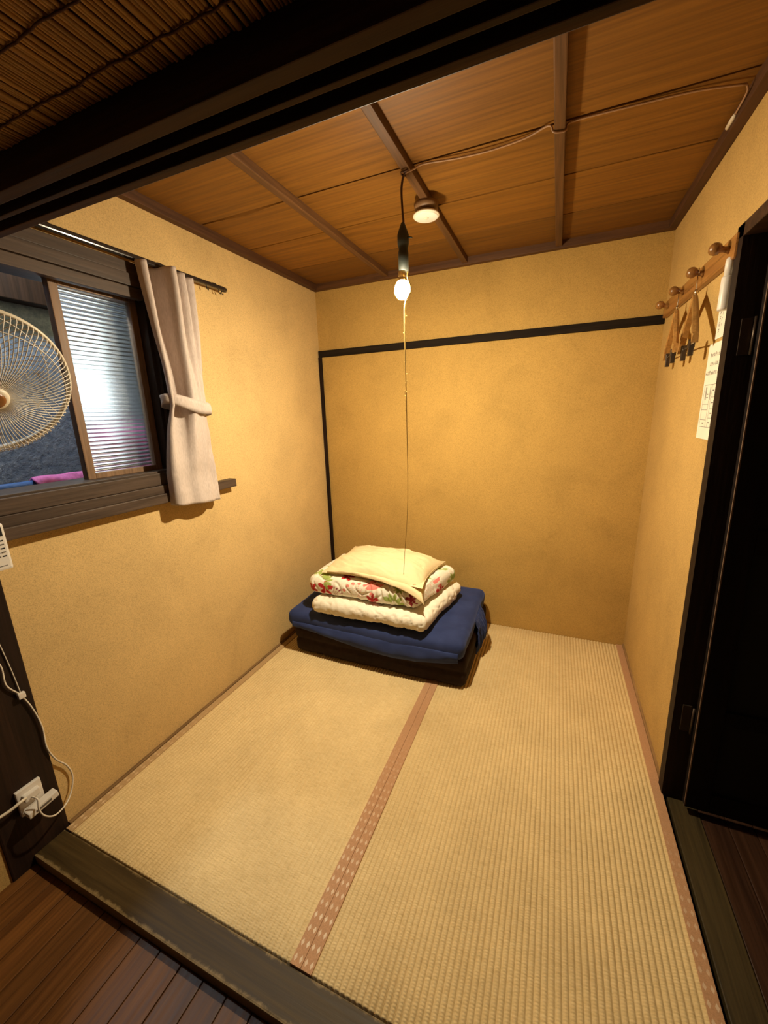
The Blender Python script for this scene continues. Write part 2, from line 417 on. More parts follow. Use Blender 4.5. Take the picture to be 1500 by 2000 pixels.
# ------------------------------------------------------------------ tatami mats
def mat_tatami():
    m, t = newmat('tatami_rush', (0.55, 0.41, 0.18), 0.75, 0.25)
    c = t.coord((1, 1, 1), rnd=False)
    sep = t.n('ShaderNodeSeparateXYZ'); t.l(c, sep.inputs[0])
    # rush strands across the ribs, offset rib by rib
    w1 = t.math('SINE', t.math('MULTIPLY', sep.outputs[1], 2*PI/0.0062))
    rib = t.math('SINE', t.math('MULTIPLY', sep.outputs[0], 2*PI/0.0145))
    hm = t.math('MULTIPLY', t.math('MULTIPLY_ADD', w1, 0.5, 0.5), t.math('MULTIPLY_ADD', rib, 0.5, 0.6))
    cs = t.coord((30, 220, 1), rnd=False); st = t.noise(cs, 1.0, 4, 0.7)
    big = t.noise(c, 5.0, 4, 0.6)
    col = t.ramp(st, [(0.25, (0.55, 0.40, 0.190)), (0.5, (0.69, 0.525, 0.270)), (0.8, (0.77, 0.615, 0.345))])
    g = t.ramp(big, [(0.3, (0.90, 0.89, 0.86)), (0.7, (1.06, 1.06, 1.04))])
    t.color(t.mix(1.0, col, g, 'MULTIPLY'))
    n1 = t.bump(hm, 0.45, 0.0012); t.bump(st, 0.25, 0.0008, n1)
    return m
M_TAT = mat_tatami()
def mat_heri(name, basec, pale):
    m, t = newmat(name, basec, 0.8, 0.2)
    c = t.coord(rnd=False); sep = t.n('ShaderNodeSeparateXYZ'); t.l(c, sep.inputs[0])
    u = t.math('ABSOLUTE', t.math('SUBTRACT', t.math('FRACT', t.math('MULTIPLY', sep.outputs[0], 1/0.0150)), 0.5))
    v_ = t.math('ABSOLUTE', t.math('SUBTRACT', t.math('FRACT', t.math('MULTIPLY', sep.outputs[1], 1/0.030)), 0.5))
    d = t.math('ADD', u, v_)
    f = t.math('LESS_THAN', d, 0.27)
    wearn = t.noise(c, 16, 4, 0.6)
    f = t.math('MULTIPLY', f, t.math('MULTIPLY_ADD', wearn, 1.8, -0.15, clamp=True))
    # the woven motif fades away from the doorway end, worn off towards the back wall
    k = t.math('MULTIPLY_ADD', sep.outputs[1], -1.35, 1.0, clamp=True)
    f = t.math('MULTIPLY', f, k)
    fine = t.noise(t.coord((1, 1, 1), rnd=False), 420, 2)
    base = t.ramp(fine, [(0.3, tuple(x*0.85 for x in basec)), (0.7, tuple(x*1.12 for x in basec))])
    t.color(t.mix(f, base, pale)); t.bump(fine, 0.3, 0.0006)
    return m
M_HERI = mat_heri('brown_cloth_band', (0.47, 0.265, 0.140), (0.80, 0.68, 0.50))
M_HERIL = mat_heri('pale_cloth_band', (0.45, 0.30, 0.145), (0.72, 0.56, 0.36))
M_STRAW = mat_plain('straw_core', (0.30, 0.20, 0.08), 0.9)
def tatami(x0, x1, label, hl, hr):
    y0, y1 = 0.001, D-0.002
    t = thing('tatami_mat', ((x0+x1)/2, (y0+y1)/2, -0.055), label, 'tatami mat', 'tatami mats on the floor')
    B().box(x0+0.001, x1-0.001, y0+0.001, y1-0.001, -0.055, -0.005).build('straw_core', M_STRAW, t)
    pitch = 0.0145; nx = int((x1-x0)/pitch*8); v = []
    yl = [y0-0.001, y0, y0+0.004] + [y0+0.004+(y1-y0-0.008)*q/22 for q in range(1, 22)] + [y1-0.004, y1]; ny = len(yl)-1
    for i in range(nx+1):
        x = x0+(x1-x0)*i/nx
        for j in range(ny+1):
            y = yl[j]
            wob = 0.0016*noise.noise(Vector((x*3, y*2.2, 1.7)))
            h = 0.0056*(abs(math.sin(PI*(x+wob)/pitch))**0.55) - 0.0058
            if j == 0: h -= 0.030
            elif j in (1, ny): h -= 0.002
            v.append((x, y, h + 0.0012*noise.noise(Vector((x*4, y*4, 3)))))
    new_obj('rush_cover', v, grid_faces(nx+1, ny+1), M_TAT, t, True, origin=((x0+x1)/2, (y0+y1)/2, 0))
    for f_ in t.children: pass
    for (a, c, m) in ((x0, x0+0.030, hl), (x1-0.030, x1, hr)):
        bb = B().box(a+0.0006, c, y0-0.001, y1, -0.030, 0.0012, 0.0010)
        bb.build('edge_band', m, t, origin=((a+c)/2, 0.0, 0))
    return t
tatami(0.012, 0.911, 'left tatami mat, under most of the folded bedding', M_HERIL, M_HERI)
tatami(0.911, W-0.008, 'right tatami mat beside the dark open door', M_HERI, M_HERI)

# ------------------------------------------------------------------ window in the left wall
win = thing('window_1', (-0.03, 0.32, 1.06), 'dark wood sliding window with ribbed glass behind the fan', 'window', kind='structure')
# reveal boards
box('reveal_board', M_FRAMEZ, win, -0.10, 0.004, 0.592, 0.610, 1.045, 1.715, 0.002)
box('reveal_board', M_FRAMEY, win, -0.10, 0.010, 0.013, 0.605, 1.690, 1.722, 0.002)
box('reveal_board', M_FRAMEY, win, -0.12, 0.016, 0.013, 0.605, 1.035, 1.083, 0.002)
# head boards above the opening
box('head_board', M_FRAMEY, win, -0.004, 0.022, 0.013, 0.580, 1.678, 1.712, 0.002)
box('head_board', M_FRAMEY, win, -0.004, 0.030, 0.013, 0.575, 1.713, 1.752, 0.002)
box('head_board', M_FRAMEY, win, -0.004, 0.024, 0.013, 0.590, 1.753, 1.790, 0.002)
# sill boards
box('sill_board', M_FRAMEY, win, -0.004, 0.024, 0.013, 0.600, 1.030, 1.075, 0.002)
box('sill_board', M_FRAMEY, win, -0.004, 0.030, 0.013, 0.606, 0.998, 1.029, 0.002)
box('sill_board', M_FRAMEY, win, -0.004, 0.038, 0.013, 0.900, 0.962, 0.998, 0.003)
# jamb at the curtain side
box('jamb', M_FRAMEZ, win, -0.004, 0.020, 0.606, 0.650, 1.035, 1.760, 0.002)
# ribbed glass
def mat_glass():
    m, t = newmat('ribbed_glass', (0.93, 0.97, 0.96), 0.26, 0.5)
    t.b.inputs['Transmission Weight'].default_value = 1.0; t.b.inputs['IOR'].default_value = 1.45
    c = t.coord(); t.bump(t.noise(c, 260, 2), 0.12, 0.001)
    return m
M_GLASS = mat_glass()
def sash(xc, y0, y1, name='sash'):
    s = box(name, M_SASH, win, xc-0.013, xc+0.013, y0, y0+0.026, 1.083, 1.692, 0.002)
    box('stile', M_SASH, s, xc-0.013, xc+0.013, y1-0.026, y1, 1.083, 1.692, 0.002)
    box('rail', M_SASH, s, xc-0.0128, xc+0.0128, y0+0.026, y1-0.026, 1.083, 1.102, 0.002)
    box('rail', M_SASH, s, xc-0.0128, xc+0.0128, y0+0.026, y1-0.026, 1.676, 1.692, 0.002)
    v = []; z0, z1 = 1.100, 1.678; p = 0.0135; n = int((z1-z0)/p*8)
    for i in range(n+1):
        z = z0+(z1-z0)*i/n
        xr = xc + 0.001 + 0.0026*abs(math.sin(PI*(z-z0)/p))
        v += [(xr, y0+0.024, z), (xr, y1-0.024, z)]
    f = [(2*i, 2*i+1, 2*i+3, 2*i+2) for i in range(n)]
    k = len(v); v += [(xc-0.002, y0+0.024, z0), (xc-0.002, y1-0.024, z0), (xc-0.002, y1-0.024, z1), (xc-0.002, y0+0.024, z1)]
    f += [(k, k+3, k+2, k+1)]
    f += [(0, k, k+1, 1), (2*n, 2*n+1, k+2, k+3)]
    f += [tuple([k+3, k] + [2*i for i in range(0, n+1)]), tuple([k+1, k+2] + [2*i+1 for i in range(n, -1, -1)])]
    new_obj('pane', v, f, M_GLASS, s, False)
    return s
sash(-0.046, 0.312, 0.590)

# ------------------------------------------------------------------ outside the window
M_STUCCO, t = newmat('rough_stucco', (0.2, 0.22, 0.25), 0.95, 0.1)
c = t.coord(rnd=False); n1 = t.noise(c, 40, 5, 0.7); n2 = t.noise(c, 6, 4)
t.color(t.mix(1.0, t.ramp(n1, [(0.3, (0.12, 0.16, 0.23)), (0.7, (0.32, 0.37, 0.44))]), t.ramp(n2, [(0.3, (0.7, 0.72, 0.78)), (0.7, (1, 1, 1))]), 'MULTIPLY'))
t.bump(n1, 0.8, 0.01)
nb = tag(B().box(-0.72, -0.62, -0.9, 2.2, 0.2, 2.6).build('neighbour_wall', M_STUCCO), 'rough grey blue stucco wall of the next house seen through the window', 'building')
box('eave_board', M_POST, nb, -0.62, -0.555, -0.9, 2.2, 1.735, 1.86, 0.003)
box('glow_frame', M_POST, nb, -0.632, -0.612, 0.650, 0.846, 1.12, 1.735, 0.002)  # frame for the added glowing panes below
m_lit, t = newmat('added_glow_pane', (0.8, 0.85, 0.9), 0.5)
t.b.inputs['Emission Color'].default_value = (0.82, 0.93, 1.0, 1); t.b.inputs['Emission Strength'].default_value = 1.9  # glow added outside so the ribbed glass looks bright
for (z0_, z1_) in ((1.15, 1.42), (1.445, 1.71)):
    for (y0_, y1_) in ((0.668, 0.740), (0.756, 0.828)): box('pane', m_lit, nb, -0.620, -0.6105, y0_, y1_, z0_, z1_, 0.0)
M_BLUEP = mat_plain('blue_paint', (0.03, 0.10, 0.30), 0.5)
rail = thing('clothes_rail', (-0.36, 0.2, 0.97), 'blue rail outside the window below the fan', 'rail')
B().tube([(-0.36, -0.7, 1.055), (-0.36, 1.2, 1.055)], 0.016, 10).build('bar', M_BLUEP, rail, True)
for y in (-0.15, 0.16, 0.52, 0.9): B().tube([(-0.36, y, 0.40), (-0.36, y, 1.05)], 0.009, 8).build('upright', M_BLUEP, rail, True)
M_PINK = mat_plain('pink_towelling', (0.62, 0.17, 0.42), 0.9, 0.2, 0.0, 0.2, 60, 0.5)
def towel():
    v = []; nu, nv = 40, 28
    for i in range(nu):
        y = 0.31 + 0.23*i/(nu-1)
        for j in range(nv):
            s = -1 + 2*j/(nv-1)
            a = s*PI*0.62
            if abs(s) < 0.45: ang = s/0.45*PI/2; x = -0.36+0.022*math.sin(ang); z = 1.052+0.024*math.cos(ang)
            else:
                sg = 1 if s > 0 else -1; x = -0.36+sg*(0.022+0.006*(abs(s)-.45)); z = 1.052-(abs(s)-0.45)*0.5
            w = 0.006*noise.noise(Vector((y*16, s*2, 2)))
            v.append((x+w*2, y + 0.01*noise.noise(Vector((s*3, y*4, 9))), z+w))
    o = new_obj('towel', v, grid_faces(nu, nv), M_PINK, None, True)
    md = o.modifiers.new('thick', 'SOLIDIFY'); md.thickness = 0.006; md.offset = 1
    return tag(o, 'pink towel hung over the blue rail outside the window', 'towel')
towel()
V_, N_, F_ = rounded_slab(-0.36, 0.71, 1.074, 0.13, 0.28, 0.085, 0.035, 0.012)
o = new_obj('folded_cloth', [p + n*(0.012*noise.noise(p*14)) for p, n in zip(V_, N_)], F_, M_PINK, None, True)
tag(o, 'pink cloth bundle blurred behind the bottom of the ribbed glass', 'cloth')

# ------------------------------------------------------------------ curtain rail and curtain
cr = thing('curtain_rail', (0.035, 0.55, 1.79), 'black curtain rail above the window with its bare end on the plaster', 'curtain rail')
b = B().box(0.028, 0.050, 0.015, 0.955, 1.794, 1.810, 0.004); b.build('track', M_BLACKM, cr)
B().tube([(0.039, 0.950, 1.802), (0.039, 0.968, 1.802)], [0.011, 0.010], 10).build('end_cap', M_BLACKM, cr, True)
for y in (0.30, 0.66, 0.915): box('bracket', M_BLACKM, cr, -0.002, 0.034, y-0.010, y+0.010, 1.806, 1.818, 0.002)
for y in (0.865, 0.930, 0.945): B().tube(catmull([(0.039, y, 1.796), (0.039, y, 1.784), (0.043, y+.004, 1.779), (0.045, y, 1.785)], 4), 0.0016, 6).build('runner', M_BLACKM, cr, True)

M_CURT, t = newmat('beige_linen', (0.50, 0.36, 0.27), 0.9, 0.15)
c = t.coord(rnd=False); f1 = t.noise(t.coord((260, 260, 60), rnd=False), 1.0, 3); f2 = t.noise(c, 9, 4)
t.color(t.mix(1.0, t.ramp(f1, [(0.3, (0.46, 0.385, 0.340)), (0.7, (0.57, 0.485, 0.440))]), t.ramp(f2, [(0.3, (0.9, 0.9, 0.9)), (0.7, (1.05, 1.05, 1.05))]), 'MULTIPLY'))
t.bump(f1, 0.25, 0.0008)
def curtain():
    cu = thing('curtain', (0.05, 0.72, 0.955), 'beige curtain tied back beside the window', 'curtain')
    nu, nv = 190, 90; v = []
    zt, zb, ztie = 1.792, 0.950, 1.318
    def sm(a): a = max(0, min(1, a)); return a*a*(3-2*a)
    # plan shape of the heading: leading flap, deep hollow, then three soft pleats (along y, out from wall)
    TOP = [(0.545, 0.052), (0.550, 0.072), (0.560, 0.082), (0.572, 0.076), (0.580, 0.050), (0.584, 0.024), (0.600, 0.016), (0.622, 0.018), (0.634, 0.040), (0.635, 0.078), (0.644, 0.108), (0.662, 0.104),
           (0.676, 0.064), (0.688, 0.050), (0.702, 0.078), (0.718, 0.086), (0.730, 0.056), (0.742, 0.044), (0.756, 0.064), (0.772, 0.070), (0.786, 0.046), (0.794, 0.024)]
    TIE = [(0.566, 0.096), (0.568, 0.104), (0.574, 0.106), (0.580, 0.098), (0.584, 0.082), (0.590, 0.066), (0.604, 0.058), (0.622, 0.058), (0.634, 0.070), (0.638, 0.094), (0.648, 0.112), (0.664, 0.112),
           (0.678, 0.104), (0.690, 0.100), (0.702, 0.102), (0.713, 0.098), (0.724, 0.092), (0.734, 0.087), (0.744, 0.082), (0.752, 0.070), (0.758, 0.050), (0.758, 0.030)]
    BOT = [(0.542, 0.044), (0.544, 0.062), (0.550, 0.072), (0.558, 0.076), (0.565, 0.077), (0.578, 0.076), (0.592, 0.074), (0.606, 0.072), (0.620, 0.073), (0.634, 0.077), (0.648, 0.080), (0.662, 0.080),
           (0.676, 0.078), (0.690, 0.076), (0.704, 0.074), (0.718, 0.072), (0.732, 0.066), (0.744, 0.054), (0.752, 0.046), (0.764, 0.048), (0.780, 0.050), (0.790, 0.030)]
    def curve(Pn): 
        c_ = catmull([(p[0], p[1], 0) for p in Pn], 10); return [(q.x, q.y) for q in c_]
    cT, cM, cB = curve(TOP), curve(TIE), curve(BOT); nu = len(cT)
    for i in range(nu):
        s = i/(nu-1)
        for j in range(nv):
            t_ = j/(nv-1); z = zt+(zb-zt)*t_
            if z > ztie:
                k = sm((z-ztie)/(zt-ztie)); P0, P1 = cM[i], cT[i]
                k = 0.65*k + 0.35*(z-ztie)/(zt-ztie)
            else:
                k = min(1, ((ztie-z)/(ztie-zb)*1.5))**0.75; P0, P1 = cM[i], cB[i]
            y = P0[0]+(P1[0]-P0[0])*k; x = P0[1]+(P1[1]-P0[1])*k
            x += 0.007*noise.noise(Vector((y*10, z*5, 3))) + (0.006*noise.noise(Vector((y*20, z*12, 8))) if z < ztie else 0)
            drop = 0.026*s*max(0, (t_-0.6)/0.4)
            v.append((max(x, 0.012), y, z-drop+0.02*(1-t_)*0))
    o = new_obj('fabric', v, grid_faces(nu, nv), M_CURT, cu, True)
    md = o.modifiers.new('thick', 'SOLIDIFY'); md.thickness = 0.0022
    # tie band, a sloping loop around the bundle
    v = []; n = 48
    for i in range(n):
        a = 2*PI*i/n; y = 0.660 + 0.106*math.cos(a); x = 0.066 + 0.052*math.sin(a)
        zc_ = ztie - 0.20*(y-0.670) + 0.004*math.sin(3*a)
        hw = 0.021 - 0.004*math.cos(2*a)
        for q in (-1, -0.4, 0.4, 1): v.append((max(x + 0.004*(1-q*q), 0.006), y, zc_+q*hw))
    f = []
    for i in range(n):
        for q in range(3): f.append((i*4+q, ((i+1) % n)*4+q, ((i+1) % n)*4+q+1, i*4+q+1))
    o = new_obj('tie_band', v, f, M_CURT, cu, True)
    md = o.modifiers.new('thick', 'SOLIDIFY'); md.thickness = 0.003; md.offset = 1
    for y in (0.556, 0.598, 0.652, 0.715, 0.766):
        B().tube(catmull([(0.041, y, 1.776), (0.040, y, 1.790), (0.039, y, 1.797)], 4), 0.0016, 6).build('hook', M_WHITEP, cu, True)
    B().tube([(0.030, 0.797, 1.765), (0.030, 0.799, 1.70), (0.032, 0.793, 1.46)], 0.0010, 5).build('loose_thread', M_CURT, cu)
curtain()

# ------------------------------------------------------------------ wall fan
FC = Vector((0.224, -0.015, 1.356)); FN = Vector((0.86, -0.136, -0.493)).normalized(); FR = 0.165
def fan():
    f_ = thing('wall_fan', (0.0, -0.06, 1.30), 'cream wire-caged fan in front of the window', 'fan')
    MF = Matrix.Translation(FC) @ frame(FN, (0, 0, 1))
    def P(r, a, z): return MF @ Vector((r*math.cos(a), r*math.sin(a), z))
    ring = lambda r, z, n=72: [P(r, 2*PI*i/n, z) for i in range(n)]
    # rim band
    b = B(); n = 72
    prof = [(FR-0.003, -0.008), (FR+0.002, -0.008), (FR+0.004, 0.0), (FR+0.002, 0.007), (FR-0.003, 0.007), (FR-0.004, 0.0)]
    v = []
    for i in range(n):
        for (r, z) in prof: v.append(P(r, 2*PI*i/n, z))
    f = []; m = len(prof)
    for i in range(n):
        for j in range(m): f.append((i*m+j, ((i+1) % n)*m+j, ((i+1) % n)*m+(j+1) % m, i*m+(j+1) % m))
    b.add(v, f); b.build('rim', M_CREAMP, f_, True)
    # front guard: swept wires that fall back to the rim
    b = B(); NW = 96
    for i in range(NW):
        a0 = 2*PI*i/NW; pts = []
        for (q, tw, z) in ((0.024, 0.0, 0.070), (0.075, 0.05, 0.067), (0.110, 0.10, 0.061), (0.136, 0.14, 0.052), (0.150, 0.12, 0.040), (0.160, 0.08, 0.020), (0.164, 0.06, 0.004)):
            pts.append(P(q, a0+tw, z))
        b.tube(catmull(pts, 2), 0.0011, 4, False)
    b.tube(ring(0.138, 0.0505), 0.0012, 5, closed=True)
    tag(b.build('front_guard', M_WIRE, f_, True), kind='stuff')
    b = B()
    for i in range(60):
        a0 = 2*PI*i/60; pts = [P(q, a0-tw, z) for (q, tw, z) in ((0.045, 0.0, -0.062), (0.100, 0.08, -0.060), (0.140, 0.14, -0.048), (0.160, 0.17, -0.022), (0.164, 0.18, -0.004))]
        b.tube(catmull(pts, 2), 0.0011, 4, False)
    b.tube(ring(0.140, -0.048), 0.0012, 5, closed=True)
    tag(b.build('rear_guard', M_WIRE, f_, True), kind='stuff')
    br = B().lathe([(0.026, 0.064), (0.027, 0.070), (0.024, 0.075), (0.018, 0.078)], 32, MF).build('badge_ring', M_CREAMP, f_, True)
    B().lathe([(0.0175, 0.074), (0.0175, 0.079), (0.012, 0.081), (0.002, 0.082)], 32, MF).build('badge', mat_plain('brown_badge', (0.22, 0.085, 0.02), 0.35), br, True)
    hb = B().lathe([(0.026, -0.030), (0.028, 0.018), (0.020, 0.030), (0.004, 0.034)], 24, MF).build('hub', M_CREAMP, f_, True)
    # blades at rest
    M_BLADE, tb = newmat('clear_blade', (0.93, 0.90, 0.84), 0.06); tb.b.inputs['Transmission Weight'].default_value = 0.97; tb.b.inputs['IOR'].default_value = 1.03; tb.bump(tb.noise(tb.coord(), 30), 0.05)
    for k in range(3):
        a0 = 2*PI*k/3+0.4; nu, nv = 14, 10; v = []
        for i in range(nu):
            r = 0.030 + 0.108*i/(nu-1); w = 0.42 + 0.50*math.sin(PI*min(1, i/(nu-1)*0.75+0.15))
            for j in range(nv):
                q = j/(nv-1)-0.5; v.append(P(r, a0+q*w*1.25, 0.030*q*2*0.6 + 0.004*math.cos(q*PI)))
        o = new_obj('blade', v, grid_faces(nu, nv), M_BLADE, hb, True)
        md = o.modifiers.new('thick', 'SOLIDIFY'); md.thickness = 0.002
    B().lathe([(0.030, -0.150), (0.048, -0.135), (0.055, -0.095), (0.052, -0.062), (0.044, -0.056)], 28, MF).build('motor_housing', M_CREAMP, f_, True)
    e = MF @ Vector((0, 0, -0.125))
    B().tube(catmull([e, (0.065, -0.05, 1.385), (0.050, -0.065, 1.33), (0.012, -0.065, 1.30)], 6), 0.013, 10).build('arm', M_CREAMP, f_, True)
    box('wall_plate', M_CREAMP, f_, 0.006, 0.020, -0.105, -0.025, 1.235, 1.365, 0.004)
fan()

# ------------------------------------------------------------------ remote control, outlet, cords
rm = thing('remote_control', (0.040, 0.0, 0.885), 'white remote control hanging at the lower left of the window', 'remote control')
RX = 0.062
B().box(RX-0.018, RX, -0.028, 0.026, 0.893, 1.018, 0.006).build('body', M_WHITEP, rm)
box('screen', M_SCREEN, rm, RX-0.002, RX+0.0008, -0.018, 0.019, 0.985, 1.009, 0.0)
for i in range(5):
    for j in range(3):
        y = -0.017+0.0125*j; z = 0.974-0.0105*i
        box('button', M_PRINT if (i+j) % 2 else M_SCREEN, rm, RX-0.001, RX+0.0006, y, y+0.009, z-0.0028, z+0.0006, 0.0)
box('logo_mark', M_PRINT, rm, RX-0.001, RX+0.0004, -0.008, 0.014, 0.9045, 0.9065, 0.0)
box('holder', M_WHITEP, rm, 0.006, RX-0.017, -0.024, 0.012, 0.900, 0.950, 0.003)

ot = thing('power_outlet', (0.0, -0.055, 0.135), 'white power outlet with plugs low on the dark post', 'power outlet')
def rotbox(cx, cy, cz, sx, sy, sz, ang, bev=0.003):
    """box rotated about the x axis by ang"""
    bb = B().box(-sx/2, sx/2, -sy/2, sy/2, -sz/2, sz/2, bev); M = Matrix.Translation((cx, cy, cz)) @ Matrix.Rotation(ang, 4, 'X')
    bb.v = [M @ p for p in bb.v]; return bb
rotbox(0.011, -0.058, 0.190, 0.012, 0.062, 0.085, 0.0).build('cover_plate', M_WHITEP, ot)
rotbox(0.024, -0.058, 0.205, 0.016, 0.040, 0.022, 0.0).build('plug', M_WHITEP, ot)
pa = rotbox(0.036, -0.046, 0.163, 0.026, 0.078, 0.020, 0.10).build('plug_adapter', M_WHITEP, ot)
rotbox(0.0495, -0.046, 0.163, 0.002, 0.040, 0.006, 0.10, 0.0005).build('adapter_slot', M_PRINT, pa)

wcord = thing('power_cable', (0.02, -0.03, 0.10), 'thin white cord looping from the outlet up the post', 'cord')
B().tube(catmull([(0.034, -0.062, 0.204), (0.052, -0.058, 0.196), (0.060, -0.064, 0.170), (0.062, -0.056, 0.138), (0.050, -0.028, 0.105), (0.030, 0.012, 0.098), (0.014, 0.040, 0.118), (0.010, 0.052, 0.160),
    (0.010, 0.044, 0.205), (0.011, 0.022, 0.250), (0.013, 0.008, 0.310), (0.014, 0.010, 0.380), (0.013, 0.001, 0.450), (0.012, -0.016, 0.510), (0.013, -0.040, 0.560), (0.013, -0.040, 0.620), (0.013, -0.058, 0.680), (0.013, -0.10, 0.80)], 8), 0.0024, 7).build('flex', M_CORD, wcord, True)
tag(B().tube(catmull([(0.010, -0.014, 0.515), (0.009, -0.020, 0.60), (0.009, -0.030, 0.70), (0.009, -0.045, 0.84)], 6), 0.0015, 6).build('straight_cord', M_CORD, None, True), 'straight thin cord running up the dark post to a clip', 'cord')
cl = box('cord_clip', M_WHITEP, None, 0.006, 0.019, -0.024, -0.006, 0.500, 0.518, 0.003); tag(cl, 'small white cord clip on the dark post', 'clip')
tag(B().tube(catmull([(0.030, -0.074, 0.210), (0.034, -0.092, 0.212), (0.030, -0.115, 0.207), (0.022, -0.16, 0.205), (0.010, -0.30, 0.20)], 6), 0.0042, 8).build('thick_cable', M_CREAMP, None, True), 'thick pale cable leaving the outlet at the left edge', 'cable')

# ------------------------------------------------------------------ hanging bulb
lamp = thing('pendant_bulb', (BULB.x, BULB.y, BULB.z-0.03), 'bare lit bulb hanging from the ceiling on a black socket', 'lamp')
B().tube(catmull([(0.905, 0.862, 1.992), (0.893, 0.868, 1.985), (0.884, 0.874, 1.955), (0.885, 0.876, 1.90), (0.889, 0.876, 1.855)], 8), 0.0036, 8).build('flex', M_BROWNC, lamp, True)
MS = Matrix.Translation((0.886, 0.875, 0))
B().lathe([(0.0165, 1.722), (0.0168, 1.776), (0.0150, 1.782), (0.0150, 1.790), (0.0185, 1.800), (0.0190, 1.826), (0.0135, 1.842), (0.0055, 1.862)], 24, MS).build('socket', M_BLACKR, lamp, True)
B().tube([(0.902, 0.872, 1.818), (0.920, 0.866, 1.811)], [0.003, 0.002], 8).build('switch_lever', M_BLACKR, lamp, True)
MB_ = Matrix.Translation((BULB.x, BULB.y, BULB.z))
def lit(name, k):
    m, t = newmat(name, (1, 1, 1), 0.4)
    t.b.inputs['Emission Color'].default_value = (*BULB_COLOR, 1); t.b.inputs['Emission Strength'].default_value = BULB_STRENGTH*k
    return m
def arc(a0, a1, n): return [(0.0262*math.sin(a), -0.0285*math.cos(a)) for a in [math.radians(a0+(a1-a0)*k/n) for k in range(n+1)]]
bg = B().lathe([(0.0008, -0.0285)] + arc(8, 50, 5), 24, MB_, False).build('bulb', lit('lit_crown_glass', 1.0), lamp, True)
B().lathe(arc(50, 90, 4), 24, MB_, False).build('side_glass', lit('lit_side_glass', 0.15), bg, True)
B().lathe([(0.0262, 0.0), (0.0256, 0.007), (0.0235, 0.015), (0.0190, 0.023), (0.0150, 0.029)], 24, MB_, False).build('shoulder', lit('lit_shoulder_glass', 0.05), bg, True)
B().lathe([(0.0152, 0.0285), (0.0125, 0.036), (0.0105, 0.041), (0.0127, 0.044), (0.0112, 0.048), (0.0127, 0.052), (0.0112, 0.056), (0.0125, 0.062)], 20, MB_).build('screw_base', M_BRASS, bg, True)

ps = thing('pull_string', (0.886, 0.874, 0.64), 'golden frayed pull string hanging below the lit bulb', 'string')
sp = catmull([(0.904, 0.866, 1.716), (0.902, 0.866, 1.70), (0.912, 0.868, 1.66), (0.892, 0.868, 1.622), (0.887, 0.872, 1.56), (0.887, 0.874, 1.40), (0.888, 0.875, 1.20), (0.888, 0.875, 1.06), (0.884, 0.875, 0.90), (0.872, 0.875, 0.76), (0.863, 0.875, 0.643)], 8)
rr = [0.0027 if p.z > 1.46 else (0.0020 if p.z > 1.25 else (0.0014 if p.z > 1.05 else 0.0010)) for p in sp]
B().tube(sp, rr, 6).build('string', M_STRING, ps, True)
b = B()
for k in range(70):
    z = random.uniform(1.18, 1.62); x = 0.8875; y = 0.873
    a = random.uniform(0, 2*PI); l_ = random.uniform(0.003, 0.008)
    b.tube([(x, y, z), (x+l_*math.cos(a), y+l_*math.sin(a), z+random.uniform(-0.004, 0.004))], 0.0006, 4, False)
tag(b.build('fraying', M_STRING, ps), kind='stuff')

# ------------------------------------------------------------------ ceiling detector and cable
det = thing('ceiling_detector', (0.902, 1.082, 1.952), 'round cream ceiling detector on the middle batten', 'detector')
MD = Matrix.Translation((0.902, 1.082, 0))
B().lathe([(0.030, 1.970), (0.042, 1.976), (0.044, 1.994)], 32, MD).build('base', mat_plain('brown_base', (0.20, 0.11, 0.05), 0.5), det, True)
B().lathe([(0.043, 1.952), (0.047, 1.954), (0.048, 1.957), (0.044, 1.962), (0.024, 1.972)], 36, MD).build('dish', M_CREAMP, det, True)
B().lathe([(0.040, 1.9495), (0.043, 1.951), (0.043, 1.954)], 36, MD).build('face', M_WHITEP, det, True)
B().lathe([(0.004, 1.9465), (0.008, 1.9475), (0.009, 1.950)], 16, MD).build('sensor', M_CREAMP, det, True)

cb = thing('ceiling_cable', (1.3, 0.88, 1.99), 'thin cable stapled across the ceiling boards to the right wall', 'cable')
pts = [(0.902, 0.862, 1.990), (0.925, 0.872, 1.999), (0.955, 0.884, 2.012), (1.05, 0.900, 2.011), (1.15, 0.906, 2.010), (1.25, 0.898, 2.012), (1.312, 0.872, 2.012), (1.326, 0.868, 1.993), (1.342, 0.872, 1.990), (1.358, 0.876, 1.993), (1.372, 0.885, 2.013), (1.50, 0.892, 2.014), (1.65, 0.905, 2.014), (1.755, 0.925, 2.010)]
B().tube(catmull(pts, 6), 0.0028, 7).build('flex', M_CABLE, cb, True)
B().tube(catmull([(1.755, 0.925, 2.010), (1.764, 0.945, 2.006), (1.767, 1.00, 2.005), (1.767, 1.035, 2.004)], 5), 0.0026, 7).build('flex', M_CABLE, cb, True)
B().tube([(1.767, 1.030, 2.004), (1.767, 1.045, 2.003), (1.767, 1.085, 2.002)], [0.004, 0.0058, 0.0052], 9).build('connector', M_CREAMP, cb, True)
B().tube(catmull([(0.915, 0.85, 1.991), (0.905, 0.846, 1.986), (0.892, 0.852, 1.989), (0.889, 0.866, 1.990), (0.90, 0.872, 1.987)], 6), 0.0030, 7).build('knot', M_BROWNC, cb, True)

